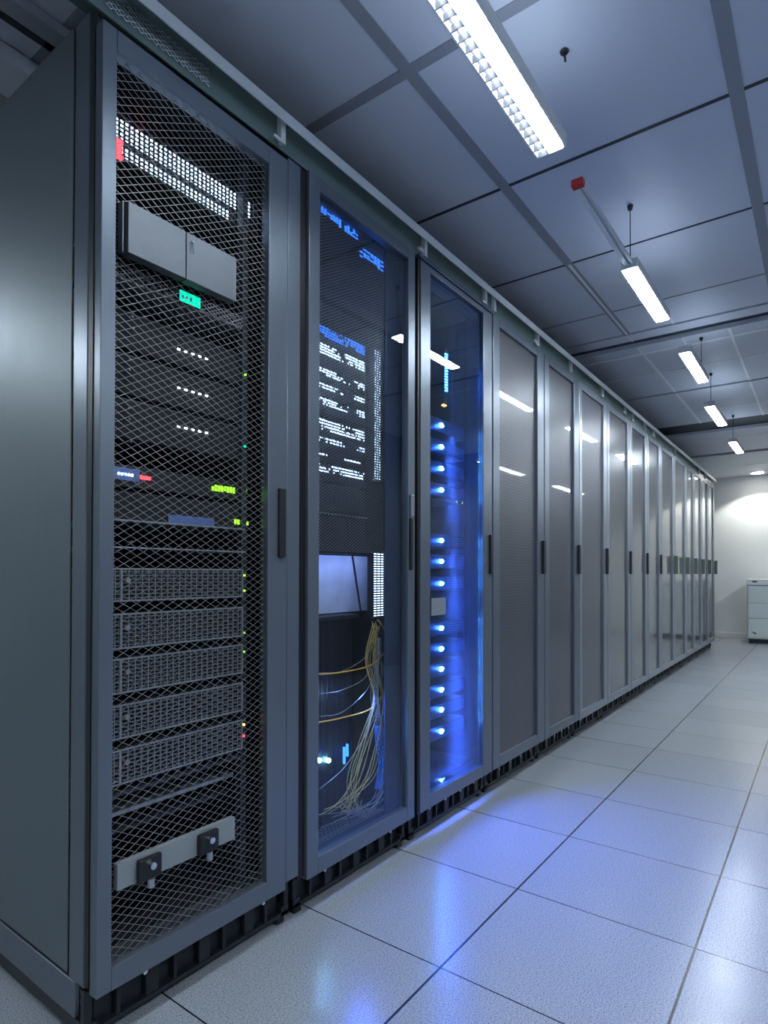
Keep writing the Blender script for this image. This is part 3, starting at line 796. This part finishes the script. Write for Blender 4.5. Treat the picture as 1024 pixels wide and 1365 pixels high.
for k in range(7):
    yb = .078+.003*k; w = k*2.2
    cable([(500+w*.5, 968, yb), (501+w, 990, yb), (505+w*1.1, 1020, yb), (500+w*.6, 1052, yb)], 'bluecable', .002, 'short blue cable in the blue bunch at the lower right of the second rack', 'blue cable bunch')
light('indicator_beam', 'SPOT', (1.72, .10, .62), 9, (.06, .16, 1), .02, rot=(math.radians(-42), 0, math.radians(8)), spot_size=math.radians(120), spot_blend=.8)
light('blue_bunch_glow', 'POINT', P3(520, 1020, .06), .12, (.05, .35, 1), .01)
light('rack_two_fill', 'POINT', (1.60, .10, .62), .25, (.35, .5, 1), .02)

# ---------------------------------------------------------------- rack 3 contents
X30, X31 = 1.995, 2.555
LY = [565, 594, 623, 652, 720, 748, 778, 838, 866, 893, 921, 948, 977, 1040]
names = ['first', 'second', 'third', 'fourth', 'fifth', 'sixth', 'seventh', 'eighth', 'ninth', 'tenth', 'eleventh', 'twelfth', 'thirteenth', 'fourteenth']
zs = [at(590, y, .10)[1] for y in LY]
for i, y in enumerate(LY):
    q = 0 if i < 13 else -.056                       # the lowest unit sits further forward
    z = zs[i] if i < 13 else at(590, y, .058)[1]
    h = .062 if i < 13 else .040
    t = thing('blade_server', 'blade server with a blue light, %s down the column%s' % (names[i], ', dim and apart' if i == 13 else ''), 'server', (2.27, .35, z-.03), 'blue-lit blade servers')
    box('chassis', 'blade', t, X30+.01, X31-.02, .12+q, .62, z-h/2, z+h/2-.002, bevel=.002)
    xL = at(590, y, .112+q)[0]
    s = .0085 if i < 13 else .004
    MB().box(xL-s, xL+s, .114+q, .1195+q, z-s, z+s).build('blue_light', 'ledcore', t)
    MB().box(xL+.018, xL+.022, .116+q, .1195+q, z-.003, z+.004).build('small_light', 'ledblue', t)
    v = MB()
    for k in range(4 if i < 13 else 2): zz = z-h/2+.012+k*.011; v.box(xL+.05, X31-.03, .1185+q, .1199+q, zz, zz+.004)
    v.build('vent_slots', 'label_blue', t)
    light('blue_light_glow', 'POINT', (xL, .098+q, z), .30 if i < 13 else .08, (.03, .16, 1), .006)
    if i < 13: light('blue_light_beam', 'SPOT', (xL, .100, z), 9, (.06, .16, 1), .012, rot=(math.radians(-46), 0, 0), spot_size=math.radians(105), spot_blend=.6)
# upright blue strip
a = at(595, 500, .12)[0]
t = thing('blue_light_strip', 'upright glowing blue strip above the column of blue lights', 'light strip', (a, .12, at(595, 522, .12)[1]))
b = MB(); z0, z1 = at(595, 522, .12)[1], at(595, 470, .12)[1]
k = 14
for i in range(k): z = z0+(z1-z0)*i/k; b.box(a-.012, a-.002, .118, .12, z, z+.006).box(a+.001, a+.010, .118, .12, z+.002, z+.008)
b.build('light_cells', 'ledblue', t); box('carrier', 'dark', t, a-.016, a+.016, .121, .13, z0-.05, z1+.02)
xq = at(605, 480, .12)[0]
tag(MB().box(xq, xq+.012, .12, .14, at(608, 600, .12)[1], at(608, 440, .12)[1]).build('cable_duct', 'server'), 'slim grey upright duct beside the glowing blue strip', 'cable duct')
a, b, z0, z1 = rect(((592,402),(607,402),(592,408),(607,408)), .15)
tag(MB().box(a, b, .15, .16, z0, z1).build('blue_lamp', 'ledstripblue'), 'small blue lamp alone at the top of the blue-lit rack', 'lamp')
t = thing('amber_indicator_unit', 'slim unit with two yellow lights between blue-lit blades', 'indicator unit', (2.27, .3, at(615, 670, .12)[1]-.02))
z = at(614, 669, .12)[1]
z -= .003; box('chassis', 'void', t, X30+.01, X31-.02, .125, .5, z-.007, z+.007)
for px_ in (610, 617): x = at(px_, 669, .12)[0]; MB().box(x-.004, x+.004, .121, .1245, z-.004, z+.004).build('yellow_light', 'ledgreen', t)
a, b, z0, z1 = rect(((575,797),(593,797),(575,820),(593,820)), .008)
tag(MB().box(max(a, 2.041), b+.006, .0065, .0098, z0, z1).build('paper_tag', 'card'), 'small grey tag stuck on the glass between the blue lights', 'tag')
for k, (px_, yy) in enumerate(((594, 540), (630, 548))):
    p = P3(px_, yy, .12)
    tag(MB().box(p[0]-.012, p[0]+.012, .12, .135, p[2]-.003, p[2]+.003).build('amber_light', 'ledorange'), ('pair of tiny amber lights above the blue column', 'tiny amber light at the right above the blue column')[k], 'light', 'amber lights in the blue-lit rack')

# ---------------------------------------------------------------- cabinet at the far wall
CX0, CX1, CY0, CY1 = 10.66, 11.20, -1.02, -.30
t = thing('equipment_cabinet', 'low pale green metal cabinet against the far wall at the right edge', 'cabinet', ((CX0+CX1)/2, (CY0+CY1)/2, 0))
box('base', 'dark', t, CX0+.03, CX1-.02, CY0+.02, CY1-.02, 0, .065)
box('body', 'cab', t, CX0+.02, CX1, CY0, CY1, .065, .88, bevel=.006)
box('top', 'white', t, CX0-.005, CX1, CY0-.01, CY1+.008, .882, .975, bevel=.012)
for i, (a, b) in enumerate(((.085, .375), (.38, .605), (.61, .868))):
    box('front_panel', 'cab', t, CX0+.004, CX0+.0195, CY0+.012, CY1-.012, a, b, bevel=.004)
MB().box(CX0-.010, CX0-.0055, CY1-.13, CY1-.07, .925, .945).build('badge', 'black', t)
b = MB(); b.bar((CX0+.002, CY1-.06, .175), (CX0+.002, CY1-.11, .14), .006, 5).bar((CX0+.002, CY1-.09, .165), (CX0+.002, CY1-.12, .15), .004, 5)
b.build('mark', 'dark', t)

# ---------------------------------------------------------------- world / view
w = bpy.data.worlds.new('world'); SC.world = w; w.use_nodes = True
w.node_tree.nodes['Background'].inputs[0].default_value = (.02, .025, .03, 1)
w.node_tree.nodes['Background'].inputs[1].default_value = .3
SC.view_settings.view_transform = 'Standard'; SC.view_settings.look = 'None'
SC.view_settings.gamma = 1; SC.view_settings.exposure = .30; SC.view_settings.use_curve_mapping = False
cy = SC.cycles
cy.use_denoising = True; cy.max_bounces = 8; cy.transparent_max_bounces = 12; cy.diffuse_bounces = 4; cy.glossy_bounces = 4
cy.sample_clamp_indirect = 6; cy.caustics_reflective = False; cy.caustics_refractive = False
